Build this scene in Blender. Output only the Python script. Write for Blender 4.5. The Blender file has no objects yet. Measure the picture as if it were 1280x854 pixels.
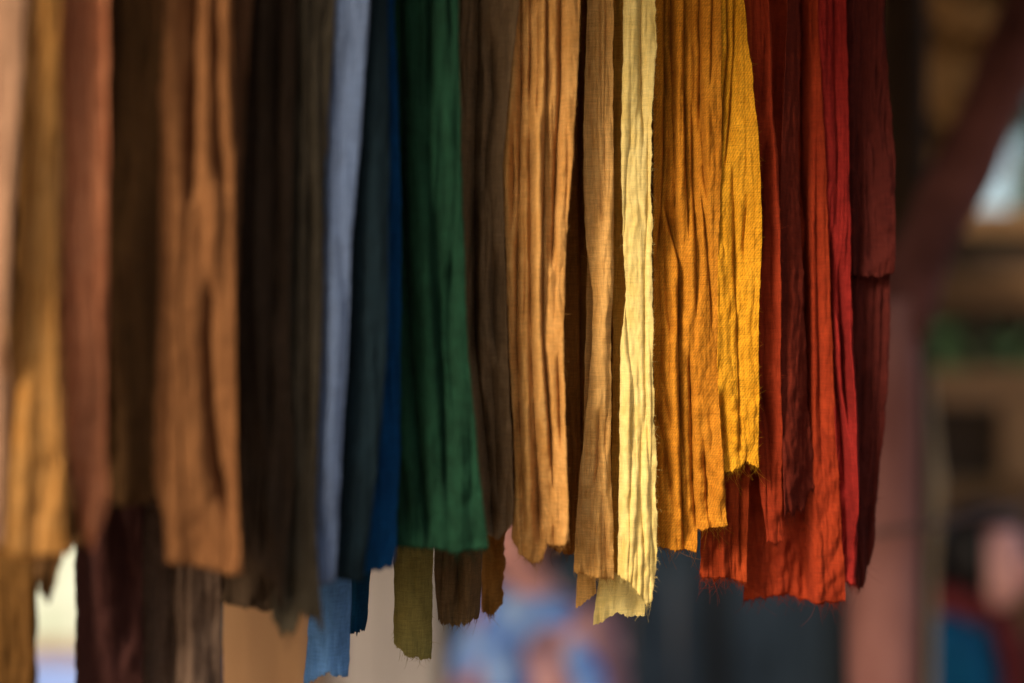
import bpy, bmesh, math, random
import numpy as np
from mathutils import Vector, Matrix

R = math.radians
rnd = random.Random(7)
rng = np.random.default_rng(11)
sc = bpy.context.scene
C = sc.collection

# ------------------------------------------------------------------ camera
FOC, CAMZ = 50.0, 1.5
K = FOC / 36.0 * 1280.0            # pixels (of a 1280 wide photo) per metre at 1 m
FOCUS = 0.894
cd = bpy.data.cameras.new('camera')
cd.lens = FOC; cd.sensor_width = 36.0; cd.sensor_fit = 'HORIZONTAL'
cd.clip_start = 0.02; cd.clip_end = 500
cd.dof.use_dof = True; cd.dof.focus_distance = FOCUS; cd.dof.aperture_fstop = 1.7
cam = bpy.data.objects.new('camera', cd); C.objects.link(cam)
cam.location = (0, 0, CAMZ); cam.rotation_euler = (R(90), 0, 0)
sc.camera = cam

# ------------------------------------------------------------------ sky, sun, exposure
SUN_EL, SUN_AZ = 32.0, -40.0        # azimuth measured from straight behind the camera, negative = from the left
w = bpy.data.worlds.new('World'); sc.world = w; w.use_nodes = True
nt = w.node_tree; nt.nodes.clear()
sky = nt.nodes.new('ShaderNodeTexSky'); sky.sky_type = 'NISHITA'; sky.sun_disc = False
sky.sun_elevation = R(SUN_EL); sky.air_density = 1.0; sky.dust_density = 4.0
bg = nt.nodes.new('ShaderNodeBackground'); bg.inputs['Strength'].default_value = 0.085
wo = nt.nodes.new('ShaderNodeOutputWorld')
nt.links.new(sky.outputs[0], bg.inputs[0]); nt.links.new(bg.outputs[0], wo.inputs[0])
sd = Vector((math.sin(R(SUN_AZ)) * math.cos(R(SUN_EL)), -math.cos(R(SUN_AZ)) * math.cos(R(SUN_EL)), math.sin(R(SUN_EL))))
sky.sun_rotation = math.atan2(sd.x, sd.y)
sl = bpy.data.lights.new('sun', 'SUN'); sl.energy = 2.0; sl.angle = R(16); sl.color = (1.0, 0.90, 0.76)
so = bpy.data.objects.new('sun', sl); C.objects.link(so)
so.rotation_euler = (-sd).to_track_quat('-Z', 'Y').to_euler()
sc.view_settings.view_transform = 'Standard'; sc.view_settings.look = 'None'
sc.view_settings.exposure = 1.32; sc.view_settings.gamma = 1.0; sc.view_settings.use_curve_mapping = False
sc.render.engine = 'CYCLES'
sc.cycles.max_bounces = 6; sc.cycles.use_denoising = True
sc.cycles.sample_clamp_indirect = 4.0

# ------------------------------------------------------------------ helpers
def at(px, py, D):                 # a point D metres away that the photo shows at px, py
    return Vector(((px - 640) * D / K, D, CAMZ - (py - 427) * D / K))

def tag(o, label=None, cat=None, group=None, kind=None):
    if label: o['label'] = label
    if cat: o['category'] = cat
    if group: o['group'] = group
    if kind: o['kind'] = kind
    return o

def empty(name, loc, label, cat, group=None):
    o = bpy.data.objects.new(name, None); C.objects.link(o); o.location = loc
    o.empty_display_size = .05
    return tag(o, label, cat, group)

def link(name, me, mat, parent=None, loc=None):
    o = bpy.data.objects.new(name, me); C.objects.link(o)
    if mat and not me.materials: me.materials.append(mat)
    if loc is not None: o.location = loc
    if parent: o.parent = parent
    return o

def smooth(me):
    me.polygons.foreach_set('use_smooth', [True] * len(me.polygons))

def bm_obj(name, bm, mat, parent=None, sm=True, loc=None):
    me = bpy.data.meshes.new(name); bm.to_mesh(me); bm.free()
    if sm: smooth(me)
    return link(name, me, mat, parent, loc)

# gradient noise on numpy arrays
_perm = rng.permutation(512)
_g = np.stack([np.cos(np.arange(512) * 2.399963), np.sin(np.arange(512) * 2.399963)], 1)
def noise(x, y, seed=0):
    x = np.asarray(x, float) + seed * 17.31; y = np.asarray(y, float) + seed * 9.77
    xi = np.floor(x).astype(int); yi = np.floor(y).astype(int); fx = x - xi; fy = y - yi
    def gr(ix, iy, dx, dy):
        g = _g[_perm[(ix + _perm[iy % 512]) % 512]]
        return g[..., 0] * dx + g[..., 1] * dy
    u = fx**3 * (fx * (fx * 6 - 15) + 10); v = fy**3 * (fy * (fy * 6 - 15) + 10)
    a = gr(xi, yi, fx, fy); b = gr(xi + 1, yi, fx - 1, fy)
    c = gr(xi, yi + 1, fx, fy - 1); d = gr(xi + 1, yi + 1, fx - 1, fy - 1)
    return 1.5 * ((a + (b - a) * u) + ((c + (d - c) * u) - (a + (b - a) * u)) * v)

def track(pts, y):                 # smooth x(y) through (y, x) points
    p = np.array(sorted(pts), float)
    if len(p) == 1: return np.full_like(y, p[0, 1])
    yy = np.linspace(p[0, 0], p[-1, 0], 240)
    xx = np.interp(yy, p[:, 0], p[:, 1])
    k = np.hanning(25); k /= k.sum()
    xx = np.convolve(np.pad(xx, 12, 'edge'), k, 'valid')
    return np.interp(y, yy, xx)

# ------------------------------------------------------------------ materials
def nodes(name):
    m = bpy.data.materials.new(name); m.use_nodes = True
    t = m.node_tree; t.nodes.clear()
    out = t.nodes.new('ShaderNodeOutputMaterial')
    return m, t, out

def lin(c):
    return tuple(((v / 255) / 12.92 if v / 255 <= .04045 else ((v / 255 + .055) / 1.055)**2.4) for v in c)

def cloth_mat(name, col, col2=None, weave=1.0, twill=0.0, trans=0.28, mott=.25):
    """woven, hand dyed cloth: warp and weft threads, slubs, uneven dye"""
    m, t, out = nodes(name); N = t.nodes.new; L = t.links.new
    uv = N('ShaderNodeUVMap'); uv.uv_map = 'cloth'
    def nz(sx, sy, detail=2.0, scale=1.0, rough=.55):
        mp = N('ShaderNodeMapping'); mp.inputs['Scale'].default_value = (sx, sy, 1)
        L(uv.outputs[0], mp.inputs[0])
        n = N('ShaderNodeTexNoise'); n.inputs['Scale'].default_value = scale
        n.inputs['Detail'].default_value = detail; n.inputs['Roughness'].default_value = rough
        L(mp.outputs[0], n.inputs['Vector']); return n.outputs['Fac']
    def math_(op, a, b=None, c=None):
        n = N('ShaderNodeMath'); n.operation = op
        for i, v in enumerate((a, b, c)):
            if v is None: continue
            if isinstance(v, (int, float)): n.inputs[i].default_value = v
            else: L(v, n.inputs[i])
        return n.outputs[0]
    # uv is in millimetres of cloth
    warp = nz(1.25, .10); weft = nz(.09, 1.25)
    h = math_('ADD', math_('MULTIPLY', warp, .5), math_('MULTIPLY', weft, .5))
    grain = nz(1.1, 1.1, 3.0, 1.0, .7)
    h = math_('ADD', h, math_('MULTIPLY', grain, .35))
    if twill:
        sp = N('ShaderNodeSeparateXYZ'); L(uv.outputs[0], sp.inputs[0])
        wob = math_('MULTIPLY', nz(.3, .22), 6.0)
        ph = math_('ADD', math_('MULTIPLY', math_('ADD', sp.outputs[0], math_('MULTIPLY', sp.outputs[1], .75)), 2 * math.pi / 2.1), wob)
        s = math_('SINE', ph)
        h = math_('ADD', h, math_('MULTIPLY', s, .06 * twill))
    dye = nz(.028, .016, 4.0, 1.0, .6)
    blot = nz(.12, .1, 3.0, 1.0, .6)
    ramp = N('ShaderNodeMapRange'); ramp.inputs[1].default_value = .32; ramp.inputs[2].default_value = .68
    L(math_('ADD', math_('MULTIPLY', dye, .65), math_('MULTIPLY', blot, .35)), ramp.inputs[0])
    mix = N('ShaderNodeMix'); mix.data_type = 'RGBA'
    c1 = lin(col); c2 = tuple(v * .9 for v in lin(col2)) if col2 else tuple(v * (1 - mott) for v in c1)
    mix.inputs['A'].default_value = (*c2, 1); mix.inputs['B'].default_value = (*c1, 1)
    L(ramp.outputs[0], mix.inputs['Factor'])
    # thread by thread colour
    thr = N('ShaderNodeMapRange'); thr.inputs[1].default_value = .35; thr.inputs[2].default_value = .95
    thr.inputs[3].default_value = 1 - .55 * weave; thr.inputs[4].default_value = 1 + .36 * weave
    L(h, thr.inputs[0])
    mul = N('ShaderNodeMix'); mul.data_type = 'RGBA'; mul.blend_type = 'MULTIPLY'; mul.inputs['Factor'].default_value = 1
    L(mix.outputs['Result'], mul.inputs['A'])
    cc = N('ShaderNodeCombineColor')
    for i in range(3): L(thr.outputs[0], cc.inputs[i])
    L(cc.outputs[0], mul.inputs['B'])
    bmp = N('ShaderNodeBump'); bmp.inputs['Strength'].default_value = .8 * weave; bmp.inputs['Distance'].default_value = .0008
    L(h, bmp.inputs['Height'])
    p = N('ShaderNodeBsdfPrincipled'); p.inputs['Roughness'].default_value = .95
    p.inputs['Specular IOR Level'].default_value = .12
    p.inputs['Sheen Weight'].default_value = .12; p.inputs['Sheen Roughness'].default_value = .6
    L(mul.outputs['Result'], p.inputs['Base Color']); L(mul.outputs['Result'], p.inputs['Sheen Tint'])
    L(bmp.outputs[0], p.inputs['Normal'])
    tr = N('ShaderNodeBsdfTranslucent'); L(mul.outputs['Result'], tr.inputs['Color'])
    ms = N('ShaderNodeMixShader'); ms.inputs[0].default_value = trans
    L(p.outputs[0], ms.inputs[1]); L(tr.outputs[0], ms.inputs[2]); L(ms.outputs[0], out.inputs['Surface'])
    return m

def rough_mat(name, col, col2=None, scale=(8, 8, 8), rough=.85, bump=.3, detail=4.0):
    m, t, out = nodes(name); N = t.nodes.new; L = t.links.new
    tc = N('ShaderNodeTexCoord'); mp = N('ShaderNodeMapping'); mp.inputs['Scale'].default_value = scale
    L(tc.outputs['Object'], mp.inputs[0])
    n = N('ShaderNodeTexNoise'); n.inputs['Detail'].default_value = detail; n.inputs['Scale'].default_value = 1
    L(mp.outputs[0], n.inputs['Vector'])
    mr = N('ShaderNodeMapRange'); mr.inputs[1].default_value = .3; mr.inputs[2].default_value = .7
    L(n.outputs['Fac'], mr.inputs[0])
    mix = N('ShaderNodeMix'); mix.data_type = 'RGBA'
    c1 = lin(col); c2 = lin(col2) if col2 else tuple(v * .6 for v in c1)
    mix.inputs['A'].default_value = (*c2, 1); mix.inputs['B'].default_value = (*c1, 1)
    L(mr.outputs[0], mix.inputs['Factor'])
    b = N('ShaderNodeBump'); b.inputs['Strength'].default_value = bump; b.inputs['Distance'].default_value = .01
    L(n.outputs['Fac'], b.inputs['Height'])
    p = N('ShaderNodeBsdfPrincipled'); p.inputs['Roughness'].default_value = rough
    p.inputs['Specular IOR Level'].default_value = .25
    L(mix.outputs['Result'], p.inputs['Base Color']); L(b.outputs[0], p.inputs['Normal'])
    L(p.outputs[0], out.inputs['Surface'])
    return m

# ------------------------------------------------------------------ cloth
RAILZ = 1.775
def base_depth(x):
    return 1 / (1.5747 - .000609 * x) if x < 720 else .88 + (x - 720) * .0001

def cloth_sheet(D, ytop, left, right, bottom, nu, nv, creases=(), fold=(1, 1, 1), slope=0.0, bulge=0.0,
                seed=0, torn=(0.6, 0.6, 1.0), curl=0.0, lam=(15, 34), tilt=0.0):
    """vertices of one hanging sheet; left / right: (y, x) tracks, bottom: (u, y). Returns X,Y,Z grids and uv in mm.
    crease: (kind, track, width, amplitude[, y0, y1])"""
    s = D / K                                     # metres per pixel here
    u = np.linspace(0, 1, nu)[None, :]; t = np.linspace(0, 1, nv)[:, None]
    bu, by = zip(*sorted(bottom))
    yb = np.interp(u, bu, by) + torn[2] * (2.2 * noise(u * 7, 0 * u, seed + 3) + 1.8 * noise(u * 17, 0 * u, seed + 9) + 1.4 * noise(u * 45, 0 * u, seed + 4))
    y = ytop + t * (yb - ytop)
    Lx = track(left, y) + torn[0] * (1.6 * noise(y / 42, 0 * y, seed + 5) + 1.0 * noise(y / 9, 0 * y, seed + 6))
    Rx = track(right, y) + torn[1] * (1.6 * noise(y / 42, 0 * y, seed + 7) + 1.0 * noise(y / 9, 0 * y, seed + 8))
    x = Lx + (Rx - Lx) * u
    h = np.zeros_like(x)
    # loose folds running down the cloth, the waves drift and merge
    wx = x + 8 * noise(x / 70, y / 260, seed + 11) + 3 * noise(x / 25, y / 90, seed + 12)
    f1 = noise(wx / lam[0], y / 320, seed + 13); f2 = noise(wx / lam[1], y / 420, seed + 14)
    f3 = noise(wx / (lam[0] * .8) + 40, y / 190, seed + 19)
    am = np.clip(.8 + 1.5 * noise(x / 60, y / 140, seed + 15), .05, 1.8)
    am3 = np.clip(.3 + 1.6 * noise(x / 40 + 9, y / 110, seed + 20), 0, 1.3)
    h += fold[0] * (3.8 * am * (2 * np.abs(f1)**.75 - 1) + 2.0 * am3 * (1 - 2 * np.abs(f3))) + fold[1] * 15.0 * (f2 + .4 * (2 * np.abs(f2)**.8 - 1))
    # crumples across the folds
    low = np.clip((y - (yb - 230)) / 230, 0, 1); fold = (fold[0], fold[1], fold[2] * 1.4)
    cr = noise((x + .55 * y) / 14, (y - .4 * x) / 26, seed + 16) + .7 * noise((x - .6 * y) / 11, (y + .5 * x) / 24, seed + 17)
    h += fold[2] * (.6 + 1.3 * low) * cr + fold[2] * (.8 + 2.6 * low) * noise((x + .5 * y) / 30, (y - .45 * x) / 62, seed + 21) + fold[2] * (.55 * noise(x / 4.5, y / 8, seed + 18) + 1.5 * np.clip(.5 + 1.4 * noise(x / 40, y / 70, seed + 23), 0, 1.2) * noise((x + 2.5 * noise(x / 20, y / 30, seed + 24)) / 6.5, y / 42, seed + 22))
    for c in creases:
        kind, pts, cw, ca = c[:4]; ca = ca * 1.9; cw = cw * 1.2
        xc = track(pts, y); d = x - xc
        ys = [p[0] for p in pts]
        y0, y1 = min(ys), max(ys)
        fade = np.clip((y - y0) / 40 + (1 if y0 < 5 else 0), 0, 1) * np.clip((y1 - y) / 40 + (1 if y1 > 9e3 else 0), 0, 1)
        fade = fade * (.8 + .35 * noise(y / 60, 0 * y, seed + int(abs(pts[0][1])) % 31))
        if kind == 'v': h -= ca * fade * np.exp(-(np.abs(d) / cw)**1.25)
        elif kind == 'r': h += ca * fade * np.exp(-(np.abs(d) / cw)**1.5)
        elif kind == 's': h -= ca * fade * np.where(d > 0, np.exp(-d / cw), np.exp(d / 1.3))      # layer on the left lies over the right
        elif kind == 'z': h -= ca * fade * np.where(d < 0, np.exp(d / cw), np.exp(-d / 1.3))      # layer on the right lies over the left
    uu = 2 * u - 1
    h -= bulge * np.abs(uu)**2.4
    h += slope * (x - (Lx + Rx) / 2)
    if curl: h += curl * np.clip((y - (yb - 26)) / 26, 0, 1)**2
    h += tilt * t
    X = (x - 640) * s; Y = D - h * s; Z = CAMZ - (y - 427) * s
    # length along the cloth in mm
    du = np.sqrt(np.diff(x, axis=1)**2 + np.diff(h, axis=1)**2)
    U = np.concatenate([np.zeros((nv, 1)), np.cumsum(du, 1)], 1); U = U - U.mean(1, keepdims=True)
    k = np.hanning(31); k /= k.sum()
    if nv > 40: U = np.apply_along_axis(lambda a: np.convolve(np.pad(a, 15, 'edge'), k, 'valid'), 0, U)
    return X, Y, Z, U * s * 1000, y * s * 1000

def grid_mesh(name, X, Y, Z, U, V, off, wrap=None):
    nv, nu = X.shape
    co = np.stack([X - off[0], Y - off[1], Z - off[2]], -1).reshape(-1, 3)
    i = np.arange(nv - 1)[:, None] * nu + np.arange(nu - 1)[None, :]
    q = np.stack([i, i + nu, i + nu + 1, i + 1], -1).reshape(-1, 4)
    me = bpy.data.meshes.new(name)
    me.vertices.add(len(co)); me.vertices.foreach_set('co', co.ravel())
    me.loops.add(q.size); me.loops.foreach_set('vertex_index', q.ravel().astype(np.int32))
    me.polygons.add(len(q)); me.polygons.foreach_set('loop_start', (np.arange(len(q)) * 4).astype(np.int32))
    me.update(calc_edges=True)
    uvl = me.uv_layers.new(name='cloth')
    uvs = np.stack([U, V], -1).reshape(-1, 2)[q.ravel()]
    uvl.data.foreach_set('uv', uvs.ravel())
    smooth(me); me.validate()
    return me

def threads(name, starts, mat, parent, off, rad=.00011):
    """loose threads: (point, direction, length) each a thin bent three sided tube"""
    vs, fs = [], []
    for p, d, ln in starts:
        n = 4; b = len(vs)
        d = Vector(d).normalized(); side = Vector((rnd.gauss(0, 1), rnd.gauss(0, .5), rnd.gauss(0, .6))) * .55
        q = Vector(p)
        for k in range(n + 1):
            r = rad * (1 - .6 * k / n)
            for a in range(3):
                an = a * 2.094
                vs.append((q.x + r * math.cos(an) - off[0], q.y + r * math.sin(an) * .6 - off[1], q.z + r * math.sin(an) - off[2]))
            q = q + (d + side * (k / n)) * (ln / n)
        for k in range(n):
            for a in range(3):
                a2 = (a + 1) % 3
                fs.append((b + k * 3 + a, b + k * 3 + a2, b + k * 3 + 3 + a2, b + k * 3 + 3 + a))
    me = bpy.data.meshes.new(name); me.from_pydata(vs, [], fs); me.update()
    me.uv_layers.new(name='cloth'); smooth(me)
    o = link(name, me, mat, parent); o['kind'] = 'stuff'
    return o

FRONT = 'dyed cloths hanging on the front line'
REAR = 'longer cloths hanging on the rear line'
def cloth(label, mat, left, right, bottom, off=0.0, nu=100, nv=220, creases=(), fold=(1, 1, 1), slope=0., bulge=3.,
          seed=1, torn=(.6, .6, 1.), fray=None, curl=0., back=True, lam=(15, 34), thick=.0006, D=None, group=FRONT, tilt=0., railz=None, backspec=None):
    xm = np.mean([p[1] for p in left] + [p[1] for p in right])
    D = (base_depth(xm) if D is None else D) + off
    rz = railz or RAILZ
    ytop = 427 - (rz - CAMZ) * K / D
    org = ((xm - 640) * D / K, D + .012, rz)
    root = empty('hanging_cloth', org, label, 'cloth', group)
    X, Y, Z, U, V = cloth_sheet(D, ytop, left, right, bottom, nu, nv, creases, fold, slope, bulge, seed, torn, curl, lam, tilt)
    # lead the top over the rail
    n = 6
    ang = np.linspace(math.pi, math.pi / 2, n)[:, None]
    rr = .014
    Yt = Y[:1] * 0 + (D + rr) + rr * np.cos(ang) + (Y[:1] - D) * np.abs(np.cos(ang)); Zt = rz + rr * np.sin(ang) + X[:1] * 0
    Xa = np.concatenate([np.repeat(X[:1], n - 1, 0), X]); Ya = np.concatenate([Yt[::-1][:-1], Y]); Za = np.concatenate([Zt[::-1][:-1], Z])
    Ua = np.concatenate([np.repeat(U[:1], n - 1, 0), U]); Va = np.concatenate([V[:1] - np.arange(n - 1, 0, -1)[:, None] * 3, V])
    me = grid_mesh('front_fall', Xa, Ya, Za, Ua, Va, org)
    fo = link('front_fall', me, mat, root)
    if thick:
        md = fo.modifiers.new('thickness', 'SOLIDIFY'); md.thickness = thick; md.offset = 0
    if back:
        ins = 10
        bl = [(p[0], p[1] + ins) for p in left]; br = [(p[0], max(p[1] - ins, p[1] * 0 + p[1] - ins)) for p in right]
        bb = [(u_, ytop + (y_ - ytop) * .82) for u_, y_ in bottom]
        bx = dict(nu=max(20, nu // 4), nv=max(40, nv // 4), fold=(.8, .8, .6), seed=seed + 50, torn=torn)
        if backspec: bl, br, bb = backspec[:3]; bx.update(nu=nu // 2, nv=nv // 2)
        X, Y, Z, U, V = cloth_sheet(D + .028, 427 - (rz - CAMZ) * K / (D + .028), bl, br, bb, **bx)
        bo = link('back_fall', grid_mesh('back_fall', X, Y, Z, U, V, org), mat, root)
    if fray:
        nl, nr, nb = fray; st = []
        Xg, Yg, Zg = Xa[n - 1:], Ya[n - 1:], Za[n - 1:]
        for cnt, side in ((nl, 0), (nr, -1)):
            for _ in range(cnt):
                i = int(rnd.uniform(.15, 1) * (nv - 1))
                ln = rnd.expovariate(1 / .0011) + .0004
                st.append(((Xg[i, side], Yg[i, side], Zg[i, side]), ((-1 if side == 0 else 1), rnd.gauss(0, .5), rnd.gauss(-.3, .8)), min(ln, .008)))
        for _ in range(nb):
            j = int(rnd.uniform(0, 1) * (nu - 1)); ln = rnd.expovariate(1 / .0022) + .0005 + (rnd.uniform(.004, .014) if rnd.random() < .05 else 0)
            st.append(((Xg[-1, j], Yg[-1, j], Zg[-1, j]), (rnd.gauss(0, .6), rnd.gauss(0, .5), -1), min(ln, .026)))
        threads('frayed_threads', st, mat, root, org)
    return root

# ------------------------------------------------------------------ dyed colours
M = {}
M['beige'] = cloth_mat('beige_cloth', (178, 136, 104), (150, 110, 80))
M['ochretan'] = cloth_mat('ochre_tan_cloth', (198, 146, 82), (178, 118, 50))
M['terracotta'] = cloth_mat('terracotta_cloth', (190, 124, 84), (160, 92, 58))
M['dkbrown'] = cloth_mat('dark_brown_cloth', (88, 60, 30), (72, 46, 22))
M['orangebrown'] = cloth_mat('orange_brown_cloth', (142, 94, 54), (112, 70, 38))
M['taupebrown'] = cloth_mat('taupe_brown_cloth', (122, 84, 54), (104, 68, 42))
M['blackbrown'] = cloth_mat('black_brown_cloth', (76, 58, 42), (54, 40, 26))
M['charcoal'] = cloth_mat('charcoal_cloth', (82, 72, 56), (60, 52, 38))
M['lilac'] = cloth_mat('grey_blue_cloth', (112, 130, 160), (102, 114, 136))
M['navy'] = cloth_mat('dark_slate_cloth', (24, 40, 46), (20, 32, 36))
M['blue'] = cloth_mat('blue_cloth', (14, 74, 120), (10, 52, 90))
M['green'] = cloth_mat('green_cloth', (30, 68, 46), (18, 42, 26))
M['taupe'] = cloth_mat('taupe_cloth', (132, 104, 72), (112, 86, 56))
M['tan'] = cloth_mat('tan_cloth', (210, 158, 90), (192, 132, 62))
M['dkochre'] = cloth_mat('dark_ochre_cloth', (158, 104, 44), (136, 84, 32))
M['lttan'] = cloth_mat('light_tan_cloth', (216, 168, 98), (202, 146, 72))
M['pale'] = cloth_mat('pale_yellow_cloth', (238, 216, 142), (224, 190, 100), weave=.7)
M['ochregold'] = cloth_mat('ochre_gold_cloth', (208, 158, 66), (190, 132, 42))
M['mustard'] = cloth_mat('mustard_cloth', (202, 134, 38), (186, 112, 24), weave=1.25, twill=1.0)
M['golden'] = cloth_mat('golden_yellow_cloth', (220, 158, 38), (206, 136, 22), weave=1.25, twill=1.2)
M['orangered'] = cloth_mat('orange_red_cloth', (164, 64, 24), (132, 42, 14))
M['redorange'] = cloth_mat('red_orange_cloth', (150, 52, 22), (122, 36, 14))
M['deepred'] = cloth_mat('deep_red_cloth', (108, 36, 20), (84, 26, 14))
M['red'] = cloth_mat('bright_red_cloth', (160, 56, 24), (128, 38, 16))
M['crimson'] = cloth_mat('crimson_cloth', (148, 38, 30), (116, 24, 20))
M['maroon'] = cloth_mat('maroon_cloth', (92, 34, 26), (74, 26, 20))
M['olive'] = cloth_mat('olive_cloth', (146, 132, 72), (120, 106, 54))
M['ltblue'] = cloth_mat('light_blue_cloth', (104, 150, 200), (92, 134, 184))
M['teal'] = cloth_mat('dark_teal_cloth', (14, 66, 96), (10, 52, 78))
M['umber'] = cloth_mat('umber_cloth', (116, 90, 58), (92, 68, 42))
M['goldbrown'] = cloth_mat('gold_brown_cloth', (160, 110, 50), (132, 86, 34))
M['greytaupe'] = cloth_mat('grey_taupe_cloth', (118, 94, 76), (92, 70, 54))
M['wine'] = cloth_mat('wine_brown_cloth', (74, 42, 34), (60, 32, 28))
M['ochrebrown'] = cloth_mat('ochre_brown_cloth', (104, 70, 30), (84, 54, 20))

T = -140                            # y well above the frame
INF = 1e4
S = cloth
# ---- front line, from the left (near) to the right (far)
S('pale beige cloth at the far left edge, out of focus', M['beige'], [(T, -60), (430, -60), (700, -60)], [(T, 30), (0, 27), (200, 22), (430, 10), (700, -2)],
  [(0, 690), (1, 680)], off=.004, nu=60, nv=110, seed=2, lam=(16, 34))
S('ochre tan cloth that widens downward beside the pale beige one', M['ochretan'], [(T, 32), (0, 34), (150, 30), (430, 14), (600, 2), (700, -6)],
  [(T, 74), (0, 72), (200, 64), (430, 66), (600, 74), (700, 78)], [(0, 690), (.5, 698), (1, 694)], nu=64, nv=120, seed=3, lam=(16, 36), fold=(.7, 1, .8), bulge=9,
  creases=[('v', [(-50, 38), (60, 36), (120, 33)], 6, 14)])
S('terracotta cloth with a knotted pinched end', M['terracotta'], [(T, 72), (0, 72), (200, 78), (430, 76), (560, 80), (630, 96), (690, 98)],
  [(T, 136), (0, 135), (200, 133), (430, 130), (560, 128), (630, 134), (690, 124)], [(0, 662), (.4, 690), (.7, 686), (1, 640)], off=.004, nu=70, nv=130, seed=4, lam=(15, 34),
  creases=[('v', [(560, 92), (620, 100), (700, 104)], 5, 10), ('r', [(600, 118), (650, 116), (700, 118)], 8, 10)])
S('very dark brown cloth between the terracotta and orange brown ones', M['dkbrown'], [(T, 128), (0, 130), (430, 126), (640, 124)], [(T, 208), (0, 206), (430, 200), (640, 190)],
  [(0, 625), (.5, 634), (1, 628)], off=.022, nu=60, nv=110, seed=5, lam=(16, 34))
S('wide orange brown cloth with long dark creases', M['orangebrown'], [(T, 194), (0, 196), (200, 200), (430, 194), (600, 188), (660, 204), (720, 206)],
  [(T, 292), (0, 288), (200, 290), (430, 292), (600, 296), (720, 302)], [(0, 704), (.35, 708), (.7, 716), (1, 720)], off=-.002, nu=90, nv=150, seed=6, lam=(16, 36), fold=(.8, .9, .8),
  creases=[('v', [(-50, 240), (100, 238), (200, 237), (260, 236)], 6, 20), ('v', [(-50, 272), (100, 269), (200, 272), (260, 278)], 6, 20),
           ('v', [(340, 262), (420, 256), (500, 260), (580, 268), (660, 284)], 5, 18)])
S('narrow taupe brown cloth edging the orange brown one at the top', M['taupebrown'], [(T, 280), (0, 282), (200, 288), (430, 282), (480, 280)], [(T, 318), (0, 314), (200, 300), (430, 293), (480, 290)],
  [(0, 470), (1, 476)], off=.006, nu=40, nv=100, seed=7)
S('black brown cloth with a rusty streak near its foot', M['blackbrown'], [(T, 306), (200, 300), (430, 296), (600, 300), (770, 304)], [(T, 372), (200, 364), (430, 360), (600, 366), (770, 352)],
  [(0, 700), (.3, 745), (.5, 712), (1, 760)], off=.014, nu=60, nv=120, seed=8, torn=(.8, .8, 3), creases=[('r', [(-100, 330), (100, 326), (300, 322), (480, 326), (700, 344)], 6, 10), ('v', [(-100, 344), (300, 340), (700, 330)], 5, 14)], fray=(40, 60, 80))
S('charcoal cloth with a ragged pointed end', M['charcoal'], [(T, 350), (200, 346), (430, 342), (600, 346), (700, 342), (790, 338)], [(T, 420), (0, 418), (200, 406), (430, 400), (600, 394), (700, 396), (790, 404)],
  [(0, 770), (.2, 794), (.45, 790), (.6, 764), (.8, 772), (1, 790)], off=.003, nu=60, nv=120, seed=9, torn=(.8, .8, 3), bulge=7, creases=[('v', [(-100, 372), (300, 366), (790, 362)], 6, 12), ('v', [(-100, 392), (300, 384), (600, 380)], 4, 10)], fray=(60, 60, 80))
S('pale grey blue cloth hanging between charcoal and dark slate ones', M['lilac'], [(T, 414), (0, 417), (200, 409), (430, 400), (600, 394), (740, 386)], [(T, 464), (0, 461), (200, 447), (300, 438), (430, 434), (600, 424), (740, 418)],
  [(0, 734), (1, 728)], off=-.004, nu=60, nv=120, seed=10, fold=(.5, .6, .6), bulge=4)
S('dark slate cloth between the grey blue and blue ones', M['navy'], [(T, 448), (0, 450), (200, 440), (430, 432), (600, 418), (730, 412)], [(T, 482), (200, 486), (430, 484), (600, 470), (730, 452)],
  [(0, 722), (1, 728)], off=-.002, nu=60, nv=120, seed=11, fold=(.5, .35, .8), bulge=5)
S('deep blue cloth half hidden by the green one', M['blue'], [(T, 468), (0, 468), (200, 474), (430, 456), (600, 450), (720, 440)], [(T, 490), (0, 492), (200, 500), (430, 500), (600, 498), (720, 492)],
  [(0, 724), (.5, 716), (1, 706)], off=.013, nu=60, nv=120, fold=(.6, .4, .8), seed=12, torn=(.9, .9, 2))
S('bottle green cloth with a straight hem', M['green'], [(T, 488), (0, 489), (200, 494), (430, 487), (600, 486), (690, 488)], [(T, 572), (0, 573), (200, 576), (430, 584), (600, 600), (690, 612)],
  [(0, 684), (.3, 686), (.7, 692), (1, 686)], off=-.003, nu=90, nv=170, seed=13, lam=(15, 32), fold=(.7, .7, .7),
  creases=[('v', [(-100, 500), (200, 502), (300, 505), (420, 512), (540, 522), (690, 536)], 5, 16), ('v', [(-100, 540), (200, 536), (300, 542), (400, 548), (560, 556), (640, 560)], 6, 10),
           ('v', [(300, 566), (420, 560), (520, 566)], 6, 9), ('v', [(560, 498), (620, 506), (680, 512)], 4, 7)], fray=(80, 120, 160))
S('taupe cloth with deep black folds beside the green one', M['taupe'], [(T, 572), (0, 572), (200, 574), (430, 582), (600, 598), (680, 606)], [(T, 650), (0, 650), (80, 640), (200, 628), (430, 634), (600, 642), (680, 640)],
  [(0, 670), (.5, 676), (1, 655)], off=.010, nu=80, nv=170, seed=14, fold=(1, .8, 1),
  creases=[('v', [(-100, 598), (100, 596), (200, 592), (300, 592), (420, 592), (600, 612), (680, 616)], 7, 22), ('v', [(30, 612), (120, 617), (200, 606), (260, 604)], 5, 14), ('v', [(300, 618), (400, 616), (460, 622)], 6, 16),
           ('v', [(430, 612), (520, 618), (640, 622)], 8, 16)])
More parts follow.
